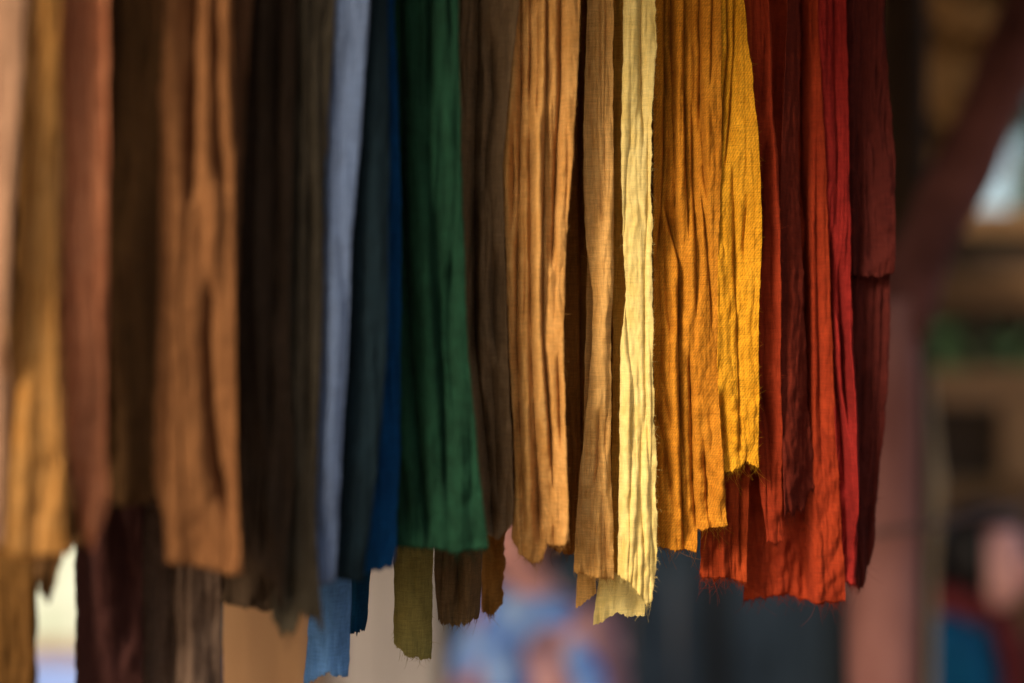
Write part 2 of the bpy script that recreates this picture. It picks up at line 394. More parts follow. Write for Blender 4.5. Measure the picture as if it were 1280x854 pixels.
S('tan pleated cloth with a ragged crumpled hem', M['tan'], [(T, 640), (0, 638), (60, 634), (200, 628), (430, 636), (600, 645), (700, 638)], [(T, 730), (0, 726), (100, 722), (200, 716), (300, 708), (430, 704), (600, 709), (700, 712)],
  [(0, 672), (.15, 692), (.36, 705), (.55, 700), (.62, 682), (.85, 684), (1, 676)], off=-.014, nu=130, nv=240, seed=15, fold=(.8, .7, 1), lam=(13, 30),
  creases=[('v', [(-100, 650), (100, 652), (200, 650), (300, 647), (420, 646), (600, 652), (680, 656)], 4, 12), ('v', [(-100, 662), (60, 664), (150, 662), (300, 664), (420, 664), (520, 668), (690, 676)], 5, 15),
           ('s', [(-100, 684), (100, 683), (200, 680), (300, 678), (420, 678), (520, 686), (620, 692)], 6, 14), ('v', [(-100, 702), (100, 701), (200, 696), (280, 693), (340, 690)], 4, 14),
           ('v', [(-100, 674), (80, 673), (170, 671)], 3, 8), ('v', [(430, 697), (500, 700), (580, 702)], 3, 9), ('v', [(140, 640), (220, 642), (300, 640)], 3, 9)], fray=(40, 90, 120), bulge=6)
S('dark ochre cloth deep in the gap behind the tan ones', M['dkochre'], [(T, 700), (430, 696), (700, 686)], [(T, 748), (430, 742), (700, 736)], [(0, 686), (.5, 695), (1, 690)], off=.034, nu=50, nv=120, seed=16,
  creases=[('s', [(-100, 722), (300, 726), (700, 728)], 8, 12)], fray=(0, 0, 40), back=False)
S('light tan cloth with a small curled tail', M['lttan'], [(T, 736), (0, 735), (100, 731), (200, 729), (310, 733), (360, 742), (430, 741), (520, 733), (600, 724), (730, 716)], [(T, 768), (0, 767), (100, 767), (300, 767), (430, 764), (600, 764), (730, 769)],
  [(0, 716), (.5, 722), (1, 726)], off=-.008, nu=90, nv=230, seed=17, fold=(.6, .6, 1), lam=(14, 30),
  creases=[('v', [(-100, 749), (100, 751), (200, 754), (300, 752)], 3, 5), ('s', [(-100, 757), (60, 757), (150, 755), (260, 757)], 5, 5), ('v', [(500, 750), (580, 748), (640, 740)], 4, 8), ('r', [(540, 756), (640, 760), (720, 764)], 5, 5),
           ('v', [(600, 752), (680, 758), (730, 760)], 4, 5)], fray=(60, 50, 80),
  backspec=([(T, 742), (600, 728), (760, 720)], [(T, 764), (600, 748), (700, 744), (760, 746)], [(0, 762), (.4, 752), (1, 742)]))
S('pale yellow cloth, the brightest, with a slanting corner turned at its foot', M['pale'], [(T, 778), (0, 780), (100, 779), (200, 776), (300, 779), (370, 784), (430, 776), (560, 775), (700, 773), (760, 772)],
  [(T, 816), (0, 819), (50, 824), (90, 818), (130, 814), (300, 816), (430, 816), (600, 821), (700, 822), (735, 816), (760, 814)],
  [(0, 718), (.25, 726), (.6, 742), (.85, 757), (1, 752)], off=-.011, nu=120, nv=260, seed=18, fold=(.5, .6, .8), lam=(12, 24), torn=(.6, 1.3, 1.2),
  creases=[('v', [(-100, 803), (60, 801), (130, 803), (190, 807)], 3, 7), ('v', [(20, 818), (60, 821), (66, 823)], 3, 4),
           ('v', [(120, 811), (240, 811), (340, 807), (460, 807), (600, 812)], 2.5, 4), ('v', [(480, 792), (560, 790), (680, 786)], 3, 5), ('v', [(520, 803), (620, 801), (720, 808)], 3, 4), ('r', [(560, 797), (660, 795)], 4, 3)],
  fray=(60, 260, 120),
  backspec=([(T, 780), (640, 764), (700, 752), (790, 740)], [(T, 812), (640, 810), (720, 808), (790, 806)], [(0, 783), (.25, 776), (.5, 766), (.7, 772), (1, 770)]))
S('narrow ochre gold cloth showing along the left side of the pale yellow one', M['ochregold'], [(T, 766), (300, 765), (720, 766)], [(T, 798), (300, 800), (720, 796)], [(0, 716), (.5, 722), (1, 720)], off=.012, nu=60, nv=180, seed=28, fold=(.5, .7, .8), fray=(40, 0, 40))
S('mustard ochre cloth with fine twill and crumpled left hem', M['mustard'], [(T, 818), (0, 819), (430, 816), (600, 820), (690, 821)], [(T, 905), (0, 902), (200, 903), (300, 899), (430, 898), (520, 900), (600, 905), (690, 912)],
  [(0, 684), (.3, 688), (.54, 690), (.58, 662), (.8, 660), (1, 656)], off=-.001, nu=150, nv=260, seed=19, fold=(.6, .5, 1.2), lam=(14, 30),
  creases=[('s', [(-100, 832), (100, 833), (200, 831), (260, 828), (330, 822)], 9, 16), ('z', [(-100, 842), (60, 842), (200, 846), (260, 846), (330, 850)], 8, 13), ('s', [(-100, 857), (100, 857), (200, 859), (300, 862)], 8, 12),
           ('z', [(-100, 876), (100, 878), (180, 880), (260, 886)], 9, 12), ('v', [(-100, 893), (60, 891), (110, 889)], 2, 7), ('s', [(240, 829), (290, 842), (330, 849), (420, 848), (520, 850), (600, 852), (690, 856)], 7, 16),
           ('s', [(120, 867), (220, 868), (300, 871), (400, 871)], 5, 8), ('s', [(230, 877), (300, 884), (380, 890), (420, 891)], 4, 8), ('v', [(420, 862), (520, 866), (600, 868), (680, 874)], 3, 9), ('v', [(540, 880), (600, 885), (670, 888)], 3, 8),
           ('v', [(440, 822), (520, 838), (560, 846)], 4, 6), ('v', [(500, 820), (560, 832), (640, 844)], 5, 9), ('v', [(300, 830), (400, 836), (440, 846)], 4, 6)], fray=(60, 50, 160), curl=5)
S('golden yellow cloth with fine twill and a short frayed hem', M['golden'], [(T, 899), (0, 900), (200, 900), (300, 898), (430, 896), (520, 898), (590, 904)], [(T, 926), (0, 932), (100, 941), (200, 951), (300, 953), (400, 949), (500, 950), (590, 949)],
  [(0, 592), (.35, 588), (.5, 586), (.62, 576), (.75, 580), (1, 585)], off=-.0035, nu=120, nv=230, seed=20, fold=(.5, .5, 1.2), lam=(14, 30),
  creases=[('s', [(-100, 907), (60, 911), (130, 905), (190, 902)], 4, 11), ('s', [(-100, 918), (60, 919), (140, 914), (210, 907)], 4, 10), ('v', [(-100, 925), (80, 924), (160, 922)], 3, 4), ('v', [(190, 916), (280, 920), (360, 922)], 4, 7), ('v', [(240, 936), (300, 932), (350, 932)], 4, 8),
           ('s', [(290, 918), (400, 922), (500, 925), (585, 924)], 5, 6), ('v', [(480, 902), (540, 906), (590, 910)], 6, 10)], fray=(30, 140, 200), curl=4)
S('orange red cloth whose frayed end shows under the yellow ones', M['orangered'], [(T, 872), (430, 874), (600, 876), (730, 874)], [(T, 940), (430, 940), (600, 938), (680, 936), (730, 934)], [(0, 718), (.3, 724), (.6, 722), (.8, 728), (1, 730)],
  off=.012, nu=100, nv=220, seed=21, fold=(.6, .7, 1), creases=[('r', [(560, 904), (640, 903), (730, 902)], 4, 5), ('s', [(560, 930), (640, 926), (720, 928)], 5, 8), ('v', [(640, 918), (730, 916)], 3, 6)], fray=(60, 180, 300))
S('red orange cloth just right of the golden yellow one', M['redorange'], [(T, 920), (0, 922), (300, 930), (500, 938), (600, 950), (680, 961)], [(T, 958), (0, 960), (50, 967), (110, 964), (200, 972), (300, 974), (430, 975), (600, 979), (680, 981)],
  [(0, 678), (.4, 680), (1, 679)], off=.009, nu=100, nv=230, seed=22, fold=(.7, .7, 1), creases=[('v', [(-100, 950), (60, 958), (100, 956), (160, 950)], 4, 8), ('v', [(150, 962), (220, 956), (330, 952)], 4, 9), ('v', [(460, 950), (540, 964), (620, 968)], 5, 10), ('r', [(-100, 958), (100, 962), (300, 973), (600, 978)], 4, 4)],
  fray=(30, 150, 90))
S('deep red cloth in shadow with a ragged torn hem', M['deepred'], [(T, 982), (0, 984), (100, 979), (200, 975), (300, 972), (430, 972), (640, 976)], [(T, 1004), (0, 1003), (200, 1001), (300, 1004), (400, 1008), (500, 1013), (580, 1023), (640, 1030)],
  [(0, 640), (.3, 638), (.55, 636), (.75, 620), (1, 600)], off=.014, nu=80, nv=230, seed=23, fold=(.4, .5, 1), slope=-.9, torn=(.6, 1.6, 3), fray=(40, 120, 160), bulge=0)
S('broad bright red cloth reaching lowest at the right', M['red'], [(T, 950), (430, 946), (640, 938), (690, 936), (757, 933)], [(T, 1024), (0, 1023), (100, 1027), (200, 1033), (300, 1037), (400, 1040), (500, 1045), (600, 1050), (700, 1056), (757, 1060)],
  [(0, 756), (.3, 748), (.45, 748), (.6, 754), (.85, 755), (1, 753)], off=.022, nu=170, nv=250, seed=24, fold=(.5, .5, 1), tilt=0,
  creases=[('v', [(-100, 1010), (60, 1013), (130, 1013), (200, 1013), (250, 1013)], 3, 11), ('v', [(-100, 1017), (60, 1019), (90, 1021)], 3, 8), ('v', [(150, 1022), (300, 1023), (450, 1026), (600, 1030)], 3, 5), ('z', [(-100, 1004), (200, 1003), (400, 1010), (600, 1022), (700, 1024), (99999, 1028)], 90, 26)],
  fray=(120, 140, 320))
S('crimson cloth with tight twisted ridges beside the broad red one', M['crimson'], [(T, 1018), (0, 1020), (200, 1030), (430, 1038), (600, 1048), (740, 1056)], [(T, 1056), (0, 1058), (100, 1062), (200, 1063), (300, 1065), (430, 1066), (520, 1072), (600, 1073), (700, 1072), (740, 1070)],
  [(0, 724), (.5, 730), (1, 732)], off=.020, nu=100, nv=240, seed=25, fold=(.6, .6, 1), lam=(11, 26), creases=[('v', [(-100, 1045), (100, 1046), (200, 1050), (300, 1047)], 3, 6), ('v', [(280, 1041), (350, 1042), (450, 1044), (520, 1053), (600, 1060)], 3, 12),
           ('v', [(320, 1052), (400, 1056), (470, 1058), (540, 1066)], 4, 13), ('r', [(360, 1062), (440, 1063), (520, 1068), (600, 1068), (680, 1068)], 3, 8), ('v', [(560, 1056), (640, 1062), (720, 1062)], 5, 12), ('r', [(380, 1046), (480, 1052), (560, 1062), (640, 1066), (700, 1066)], 3, 6)], fray=(0, 90, 60))
S('short maroon cloth with a level hem on top of the long maroon one', M['maroon'], [(T, 1056), (0, 1058), (345, 1062)], [(T, 1104), (0, 1107), (100, 1113), (200, 1119), (345, 1116)], [(0, 344), (.5, 347), (1, 342)],
  off=.036, nu=90, nv=170, seed=26, fold=(.9, .7, 1), lam=(11, 26), creases=[('v', [(-100, 1072), (100, 1074), (340, 1078)], 8, 10), ('v', [(60, 1095), (150, 1108), (200, 1110)], 4, 8), ('v', [(120, 1088), (220, 1098)], 3, 7)], fray=(0, 60, 40))
S('long maroon cloth hanging last on the right', M['maroon'], [(T, 1060), (430, 1062), (740, 1058)], [(T, 1100), (200, 1112), (345, 1115), (430, 1114), (500, 1111), (600, 1100), (680, 1094), (740, 1086)], [(0, 728), (.4, 734), (.7, 735), (1, 706)],
  off=.040, nu=100, nv=220, seed=27, fold=(.9, .7, 1), lam=(12, 26), creases=[('v', [(330, 1070), (430, 1068)], 4, 5), ('v', [(330, 1087), (450, 1082), (600, 1078)], 4, 5), ('v', [(330, 1098), (450, 1094), (600, 1086)], 3, 4), ('v', [(330, 1108), (450, 1104), (600, 1094), (700, 1084)], 3, 4)], fray=(0, 120, 60))

# ---- rear line
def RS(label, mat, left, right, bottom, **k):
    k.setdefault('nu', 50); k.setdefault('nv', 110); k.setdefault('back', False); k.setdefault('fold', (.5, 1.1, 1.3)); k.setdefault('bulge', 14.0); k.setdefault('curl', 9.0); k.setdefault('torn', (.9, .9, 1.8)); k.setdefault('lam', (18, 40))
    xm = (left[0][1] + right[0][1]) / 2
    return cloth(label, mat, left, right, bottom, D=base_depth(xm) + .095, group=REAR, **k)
RS('ochre brown cloth low in the left corner behind the tan one', M['ochrebrown'], [(T, -30), (900, -30)], [(T, 48), (700, 45), (930, 43)], [(0, 920), (1, 925)], seed=31)
RS('wine brown cloth reaching below the frame under the dark brown one', M['wine'], [(T, 88), (700, 88), (930, 86)], [(T, 172), (700, 174), (930, 172)], [(0, 930), (1, 925)], seed=32)
RS('grey taupe cloth reaching below the frame under the orange brown one', M['greytaupe'], [(T, 176), (930, 172)], [(T, 276), (930, 274)], [(0, 915), (1, 920)], seed=33, off=-.01,
   creases=[('v', [(640, 206), (760, 208), (930, 212)], 8, 14), ('v', [(640, 232), (760, 230), (930, 226)], 5, 10)])
RS('light blue cloth with a turned up hem below the charcoal one', M['ltblue'], [(T, 396), (700, 392), (860, 378)], [(T, 438), (700, 438), (860, 434)], [(0, 858), (.5, 842), (1, 846)], seed=34, fold=(.5, .5, .6), curl=6)
RS('narrow dark teal cloth just right of the light blue one', M['teal'], [(T, 430), (700, 432), (800, 430)], [(T, 466), (700, 462), (800, 454)], [(0, 792), (1, 788)], seed=35, off=.012)
RS('olive cloth with a frayed rounded end below the green one', M['olive'], [(T, 488), (700, 490), (830, 492)], [(T, 540), (700, 540), (830, 538)], [(0, 806), (.4, 820), (1, 824)], seed=36, nu=70, nv=150, fold=(.5, .6, .8), torn=(1.4, .8, 1), fray=(60, 60, 50))
RS('umber brown cloth with a torn level end below the green one', M['umber'], [(T, 540), (700, 541), (780, 546)], [(T, 602), (700, 602), (780, 598)], [(0, 780), (.5, 781), (1, 772)], seed=37, off=-.012, nu=70, nv=140, fray=(40, 40, 70),
   creases=[('v', [(650, 570), (720, 572), (790, 572)], 6, 10)])
RS('gold brown cloth with a raggedly fringed right edge', M['goldbrown'], [(T, 600), (700, 602), (780, 602)], [(T, 634), (660, 632), (780, 624)], [(0, 766), (.5, 770), (1, 758)], seed=38, nu=60, nv=140, torn=(.8, 2.5, 2), fray=(30, 90, 60))

RS('short dark cloth with a notched end, added to darken the gap beside the low ochre brown one', M['dkbrown'], [(T, 30), (740, 36)], [(T, 104), (700, 100), (740, 96)], [(0, 716), (.22, 724), (.42, 758), (.56, 722), (.66, 696), (1, 684)], seed=41, off=-.03, torn=(.8, .8, 3))  # added to keep the gap left of the terracotta cloth dark
RS('black brown cloth added to darken the gap right of the orange brown one', M['blackbrown'], [(T, 262), (740, 268)], [(T, 352), (740, 350)], [(0, 752), (1, 764)], seed=42, off=-.03)  # extra dark cloth, put in so this gap stays dark
RS('dark umber cloth added to darken the gap between taupe and tan ones', M['dkbrown'], [(T, 606), (660, 612)], [(T, 706), (660, 690)], [(0, 655), (1, 650)], seed=43, off=-.04)  # extra dark sheet that blocks the bright view through this gap
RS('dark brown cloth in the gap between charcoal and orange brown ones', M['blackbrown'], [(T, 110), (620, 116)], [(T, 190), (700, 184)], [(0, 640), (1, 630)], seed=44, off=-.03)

RS('dark ochre cloth added to close bright slits behind the pale yellow and mustard ones', M['dkochre'], [(T, 742), (680, 746)], [(T, 846), (660, 840)], [(0, 672), (1, 668)], seed=45, off=-.03)  # added to stop bright background showing through the slits

# ------------------------------------------------------------------ ground and shed
def box(bm, x0, x1, y0, y1, z0, z1, jit=0.0):
    vs = [bm.verts.new((x + rnd.uniform(-jit, jit), y + rnd.uniform(-jit, jit), z + rnd.uniform(-jit, jit))) for x in (x0, x1) for y in (y0, y1) for z in (z0, z1)]
    for f in ((0, 1, 3, 2), (4, 6, 7, 5), (0, 4, 5, 1), (2, 3, 7, 6), (0, 2, 6, 4), (1, 5, 7, 3)):
        bm.faces.new([vs[i] for i in f])

def pole(bm, pts, radii, n=14, wob=.06, seed=0):
    rg = random.Random(seed); rings = []
    for i, p in enumerate(pts):
        p = Vector(p); d = (Vector(pts[min(i + 1, len(pts) - 1)]) - Vector(pts[max(i - 1, 0)])).normalized()
        a = d.orthogonal().normalized() if abs(d.z) < .99 else Vector((1, 0, 0)); b = d.cross(a)
        if i and a.dot(pa) < 0: a = -a; b = -b
        pa = a
        rings.append([bm.verts.new(p + (a * math.cos(t) + b * math.sin(t)) * radii[i] * (1 + rg.uniform(-wob, wob))) for t in (k * 2 * math.pi / n for k in range(n))])
    for r0, r1 in zip(rings, rings[1:]):
        for k in range(n): bm.faces.new((r0[k], r0[(k + 1) % n], r1[(k + 1) % n], r1[k]))
    bm.faces.new(rings[0][::-1]); bm.faces.new(rings[-1])

def lerp_pts(a, b, n, wob=0, seed=0):
    rg = random.Random(seed); a, b = Vector(a), Vector(b)
    return [a.lerp(b, i / n) + Vector((rg.uniform(-wob, wob), rg.uniform(-wob, wob), 0 if i in (0, n) else rg.uniform(-wob, wob))) for i in range(n + 1)]

m_dirt = rough_mat('packed_dirt', (120, 96, 70), (96, 74, 52), (3, 3, 3))
bm = bmesh.new()
bmesh.ops.create_grid(bm, x_segments=40, y_segments=40, size=120)
for v in bm.verts: v.co.z = .04 * math.sin(v.co.x * .3) * math.cos(v.co.y * .23) - .04
g = bm_obj('ground', bm, m_dirt); tag(g, kind='structure')

m_post = rough_mat('red_brown_wood', (176, 122, 112), (92, 48, 42), (8, 8, 3), bump=.5)
m_brace = rough_mat('purple_brown_wood', (124, 78, 74), (80, 46, 42), (9, 9, 9), bump=.5)
m_wood = rough_mat('weathered_brown_wood', (118, 86, 52), (86, 60, 34), (4, 40, 40), bump=.5)
m_wood2 = rough_mat('tan_board_wood', (150, 114, 78), (116, 84, 54), (4, 40, 40), bump=.5)
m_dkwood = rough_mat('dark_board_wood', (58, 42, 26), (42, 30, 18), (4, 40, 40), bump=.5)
m_thatch = rough_mat('thatch', (204, 168, 116), (120, 90, 54), (60, 14, 60), bump=1.0)
m_bamboo = rough_mat('pale_bamboo', (176, 150, 108), (146, 118, 80), (20, 20, 3), rough=.6)

shed = empty('open_shed', (.497, 1.9, 0), 'open thatched shed with reddish wooden post and slanting brace', 'shed')
def part(name, bm, mat, root, sm=True):
    o = bm_obj(name, bm, mat, None, sm)
    o.data.transform(Matrix.Translation(-Vector(root.location))); o.parent = root
    return o
DP = 1.9
px_post = lambda x, y: at(x, y, DP)
bm = bmesh.new()
p0 = px_post(1104, 427)
pole(bm, [(p0.x + .004 * math.sin(z * 3), DP, z) for z in np.linspace(-.1, 1.555, 14)], [.047 + .003 * math.sin(z * 5) for z in np.linspace(0, 1.6, 14)], 18, .03, 1)
part('post', bm, m_post, shed)
bm = bmesh.new()
pole(bm, lerp_pts(px_post(1112, 426), at(1330, -90, 1.95), 12, .005, 3), [.045 if i < 2 else .040 + .002 * math.sin(i * 1.7) for i in range(13)], 16, .05, 2)
part('brace', bm, m_brace, shed)
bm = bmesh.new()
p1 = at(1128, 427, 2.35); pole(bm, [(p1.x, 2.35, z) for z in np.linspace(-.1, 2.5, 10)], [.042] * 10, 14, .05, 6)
part('shade_post', bm, m_dkwood, shed)  # added dark post, stands in for the shaded top of the reddish post
# roof: front slope rises from the eave over the cloths, rear slope falls to the back wall
RX0, RX1 = -2.6, 1.36
FE, RG, BE = (.53, 1.92), (2.5, 2.62), (4.65, 1.875)
bm = bmesh.new()
for (a, b) in ((FE, RG), (RG, BE)):
    n = Vector((0, -(b[1] - a[1]), b[0] - a[0])).normalized() * .05
    vs = []
    for x in (RX0, RX1):
        for (yy, zz) in (a, b):
            vs += [bm.verts.new((x, yy, zz)), bm.verts.new((x, yy + n.y, zz + n.z))]
    for f in ((0, 2, 6, 4), (1, 5, 7, 3), (0, 1, 3, 2), (4, 6, 7, 5), (0, 4, 5, 1), (2, 3, 7, 6)):
        bm.faces.new([vs[i] for i in f])
part('roof', bm, rough_mat('old_dark_thatch', (96, 74, 46), (62, 46, 28), (50, 14, 50), bump=1.0), shed, False)
# bundles of thatch under the rear slope
def bundle(bm, c, ln, r, ang, seed):
    rg = random.Random(seed)
    d = Vector((math.cos(ang), 0, math.sin(ang)))
    pts = [Vector(c) + d * ln * (t - .5) + Vector((0, 0, -.02 * math.sin(t * 3.14))) for t in np.linspace(0, 1, 6)]
    pole(bm, pts, [r * (1 + .3 * math.sin(t * 3.1)) for t in np.linspace(0, 1, 6)], 8, .25, seed)
for i in range(7):
    f = i / 6; yy = 3.0 + (4.55 - 3.0) * f; zz = RG[1] + (BE[1] - RG[1]) * (yy - RG[0]) / (BE[0] - RG[0]) - .04
    for k in range(4):
        bm = bmesh.new(); bundle(bm, (.55 + .23 * k + rnd.uniform(-.04, .04), yy + rnd.uniform(-.05, .05), zz - rnd.uniform(0, .03)), rnd.uniform(.2, .27), rnd.uniform(.035, .07), rnd.uniform(-.6, .1), i * 10 + k)
        part('thatch_bundle', bm, m_thatch, shed)
for k in range(3):
    x = .25 + k * .5
    bm = bmesh.new(); pole(bm, [(x, 2.5, 2.56), (x, 4.6, 1.83)], [.035, .03], 10, .03, k); part('rafter', bm, m_dkwood, shed)
bm = bmesh.new(); box(bm, RX0 + .1, RX1 - .05, 1.86, 1.94, 2.32, 2.385); part('tie_beam', bm, m_dkwood, shed)
# rails the cloths hang on
def rail(dy, z):
    xs = [-60, 20, 250, 500, 750, 860, 1000, 1120, 1200]
    pts = [((x - 640) * (base_depth(x) + dy) / K, base_depth(x) + dy + .014, z) for x in xs]
    bm = bmesh.new(); pole(bm, pts, [.011] * len(pts), 10, .02, 5); part('rail', bm, m_bamboo, shed)
    for p in (pts[0], pts[-1]):
        zr = FE[1] + (RG[1] - FE[1]) * (p[1] - FE[0]) / (RG[0] - FE[0])
        bm = bmesh.new(); pole(bm, [p, (p[0], p[1], zr)], [.004, .004], 6, .02, 1); part('hanger', bm, m_bamboo, shed)
rail(.008, RAILZ); rail(.105, RAILZ)
# back wall of horizontal boards, open in the middle
DW = 4.7
def board(px0, px1, y0, y1, mat, D=DW, th=.03):
    a, b = at(px0, y0, D), at(px1, y1, D)
    bm = bmesh.new(); box(bm, a.x, b.x, D, D + th, b.z, a.z, .004)
    o = part('wall_board', bm, mat, shed, False); return o
board(1060, 1420, 262, 292, m_wood); board(1060, 1420, 294, 334, m_dkwood, DW + .06); board(1060, 1420, 336, 388, m_wood)
board(1060, 1420, 460, 506, m_wood2); board(1060, 1252, 508, 598, m_dkwood, DW + .05); board(1060, 1420, 600, 650, m_wood)
board(1060, 1420, 652, 720, m_dkwood, DW + .05); board(1060, 1420, 722, 800, m_wood); board(1060, 1420, 802, 900, m_dkwood, DW + .05)
board(1214, 1236, 389, 459, m_dkwood); board(1060, 1420, 389, 404, m_dkwood, DW + .02)
board(1254, 1300, 508, 598, m_wood2)
bm = bmesh.new(); a = at(1420, 0, DW); box(bm, a.x, a.x + .09, DW - .03, DW + .06, -.1, 1.87); part('corner_post', bm, m_dkwood, shed, False)
bm = bmesh.new(); a = at(1060, 0, DW); box(bm, a.x - .09, a.x, DW - .03, DW + .06, -.1, 1.87); part('corner_post', bm, m_dkwood, shed, False)

# pole standing beside the post, and a cord strung across
bm = bmesh.new(); pole(bm, [at(1154, 470, 2.4), at(1168, 600, 2.4), at(1160, 720, 2.4), at(1157, 900, 2.4), (at(1157, 900, 2.4).x, 2.4, -.08)], [.013, .014, .014, .015, .016], 12, .05, 8)
o = bm_obj('wooden_pole', bm, rough_mat('pale_pole_wood', (206, 182, 146), (160, 134, 100), (12, 12, 5))); tag(o, 'thin pale pole standing upright just right of the reddish post', 'pole')
bm = bmesh.new(); pole(bm, [at(1060, 672, 1.72), at(1100, 666, 1.72), at(1180, 655, 1.8), at(1300, 624, 2.0), at(1440, 590, 2.2)], [.004] * 5, 8, .02, 3)
o = bm_obj('cord', bm, rough_mat('grey_cord', (112, 88, 78))); tag(o, 'thin cord strung across the reddish post and pole', 'cord')

# ------------------------------------------------------------------ fence behind the cloths
m_fgrey = rough_mat('grey_blue_plank', (84, 102, 116), (50, 62, 72), (30, 30, 4), bump=.5)
m_fgrey2 = rough_mat('dark_grey_plank', (58, 66, 72), (40, 46, 50), (30, 30, 4), bump=.5)
m_fpale = rough_mat('pale_grey_plank', (200, 190, 180), (180, 168, 158), (30, 30, 4), bump=.3)
m_fbrown = rough_mat('brown_plank', (164, 124, 84), (136, 98, 64), (30, 30, 4), bump=.5)
DF = 3.5
fence = empty('plank_fence', (at(640, 0, DF).x, DF, 0), 'upright plank fence in brown, pale and grey blue boards low behind the cloths', 'fence')
xs = [262, 326, 392, 424, 486, 548, 612, 676, 738, 786, 846, 871, 918, 969, 1036, 1072]
for i, (a, b) in enumerate(zip(xs, xs[1:])):
    pa, pb = at(a, 0, DF).x, at(b, 0, DF).x
    m_g = (m_fgrey, m_fgrey2)[i * 5 % 3 % 2]; m = m_fbrown if b <= 400 else m_fpale if b <= 560 else m_g
    if a == 392: continue
    bm = bmesh.new(); d = rnd.uniform(-.012, .012); box(bm, pa + .002, pb - .002, DF + d, DF + d + .025, -.05, 1.28 + rnd.uniform(-.04, .04), .003)
    part('plank', bm, m, fence, False)
bm = bmesh.new(); box(bm, at(262, 0, DF).x, at(1072, 0, DF).x, DF + .045, DF + .09, .92, 1.0); part('cross_rail', bm, m_dkwood, fence, False)

# added wall, its white, brown and blue imitate the bright highlight in the gap
DH = 6.0
highlight_wall = empty('highlight_wall', (at(66, 0, DH).x, DH, 0), 'added wall coloured like the bright highlight in the lower left gap, with a brown band and blue foot', 'highlight_wall')
def hbox(name, x0, x1, z0, z1, mat, y0=DH, d=.3):
    bm = bmesh.new(); box(bm, x0, x1, y0, y0 + d, z0, z1); part(name, bm, mat, highlight_wall, False)
za, zb = at(0, 802, DH).z, at(0, 824, DH).z
hx0, hx1 = at(-120, 0, DH).x, at(250, 0, DH).x
hbox('wall', hx0, hx1, za, 2.6, rough_mat('highlight_white', (206, 212, 196), (150, 158, 134), (5, 5, 5), bump=.1))
hbox('band', hx0, hx1, zb, za, rough_mat('brown_band', (150, 120, 96)), DH - .02)
hbox('foot', hx0, hx1, -1.4, zb, rough_mat('highlight_blue', (128, 150, 200), (112, 134, 184)), DH - .03)

# ------------------------------------------------------------------ trees beyond the shed
m_leaf = rough_mat('leaves', (52, 70, 38), (36, 50, 26), (3, 3, 3), rough=.6)
m_bark = rough_mat('bark', (92, 76, 58))
def tree(label, x, y, zc, rx, rz, n, seed, hole=None):
    rg = random.Random(seed)
    t = empty('broadleaf_tree', (x, y, 0), label, 'tree', 'trees beyond the shed')
    bm = bmesh.new(); pole(bm, [(0, 0, -.1), (.05, 0, zc * .5), (0, .05, zc)], [.14, .11, .05], 10, .08, seed)
    for k in range(5):
        a = rg.uniform(0, 6.28); pole(bm, [(0, 0, zc * .6), (rx * .6 * math.cos(a), rx * .6 * math.sin(a), zc + rz * rg.uniform(-.2, .5))], [.05, .015], 6, .05, k)
    bm_obj('trunk', bm, m_bark, t)
    vs, fs = [], []
    clumps = [(rg.gauss(0, .5) * rx, rg.gauss(0, .5) * rx, zc + rg.gauss(0, .5) * rz) for _ in range(60)]
    while len(fs) < n:
        c = rg.choice(clumps); q = Vector(c) + Vector((rg.gauss(0, .2), rg.gauss(0, .2), rg.gauss(0, .16)))
        if q.z < .3: continue
        if hole:
            w_ = q + Vector((x, y, 0)); hx = 640 + w_.x * K / w_.y; hy = 427 - (w_.z - CAMZ) * K / w_.y
            if hole(hx, hy): continue
        s = rg.uniform(.05, .09); d = Vector((rg.gauss(0, 1), rg.gauss(0, 1), rg.gauss(0, 1))).normalized(); e = d.orthogonal().normalized()
        b = len(vs); vs += [q - d * s, q + e * s * .4, q + d * s, q - e * s * .4]; fs.append((b, b + 1, b + 2, b + 3))
    me = bpy.data.meshes.new('crown'); me.from_pydata([tuple(v) for v in vs], [], fs); me.update()
    o = link('crown', me, m_leaf, t); o['kind'] = 'stuff'
gap2 = lambda hx, hy: (hx - 1262)**2 + (hy - 414)**2 < 200 or (hx - 1292)**2 + (hy - 405)**2 < 150
gap = lambda hx, hy: 1178 < hx < 1270 and 140 < hy < 290
tree('dark leafy tree filling the view right of the slanting brace', 3.2, 8.5, 2.2, 1.0, 1.0, 9000, 1, gap)
tree('leafy tree seen through the long opening in the board wall', 2.4, 9.5, 1.4, 1.0, .6, 5000, 2, gap2)

# ------------------------------------------------------------------ people
m_skin = rough_mat('skin', (232, 174, 164), (212, 150, 140), (10, 10, 10), rough=.55, bump=.05)
m_hair = rough_mat('black_hair', (24, 18, 16), (16, 12, 12), (60, 60, 10), rough=.5)
m_teal = rough_mat('teal_shirt_cloth', (0, 92, 128), (0, 74, 108), (12, 12, 12))
m_mscarf = rough_mat('maroon_scarf_cloth', (112, 40, 40), (84, 26, 28), (20, 20, 20))
m_shawl = rough_mat('blue_shawl_cloth', (168, 200, 240), (54, 112, 206), (14, 14, 14), detail=1.0)
m_floral = rough_mat('pink_floral_cloth', (232, 178, 176), (64, 44, 80), (15, 15, 15), detail=1.0)
m_skirt = rough_mat('pale_skirt_cloth', (176, 184, 226), (96, 62, 92), (13, 13, 13), detail=1.0)

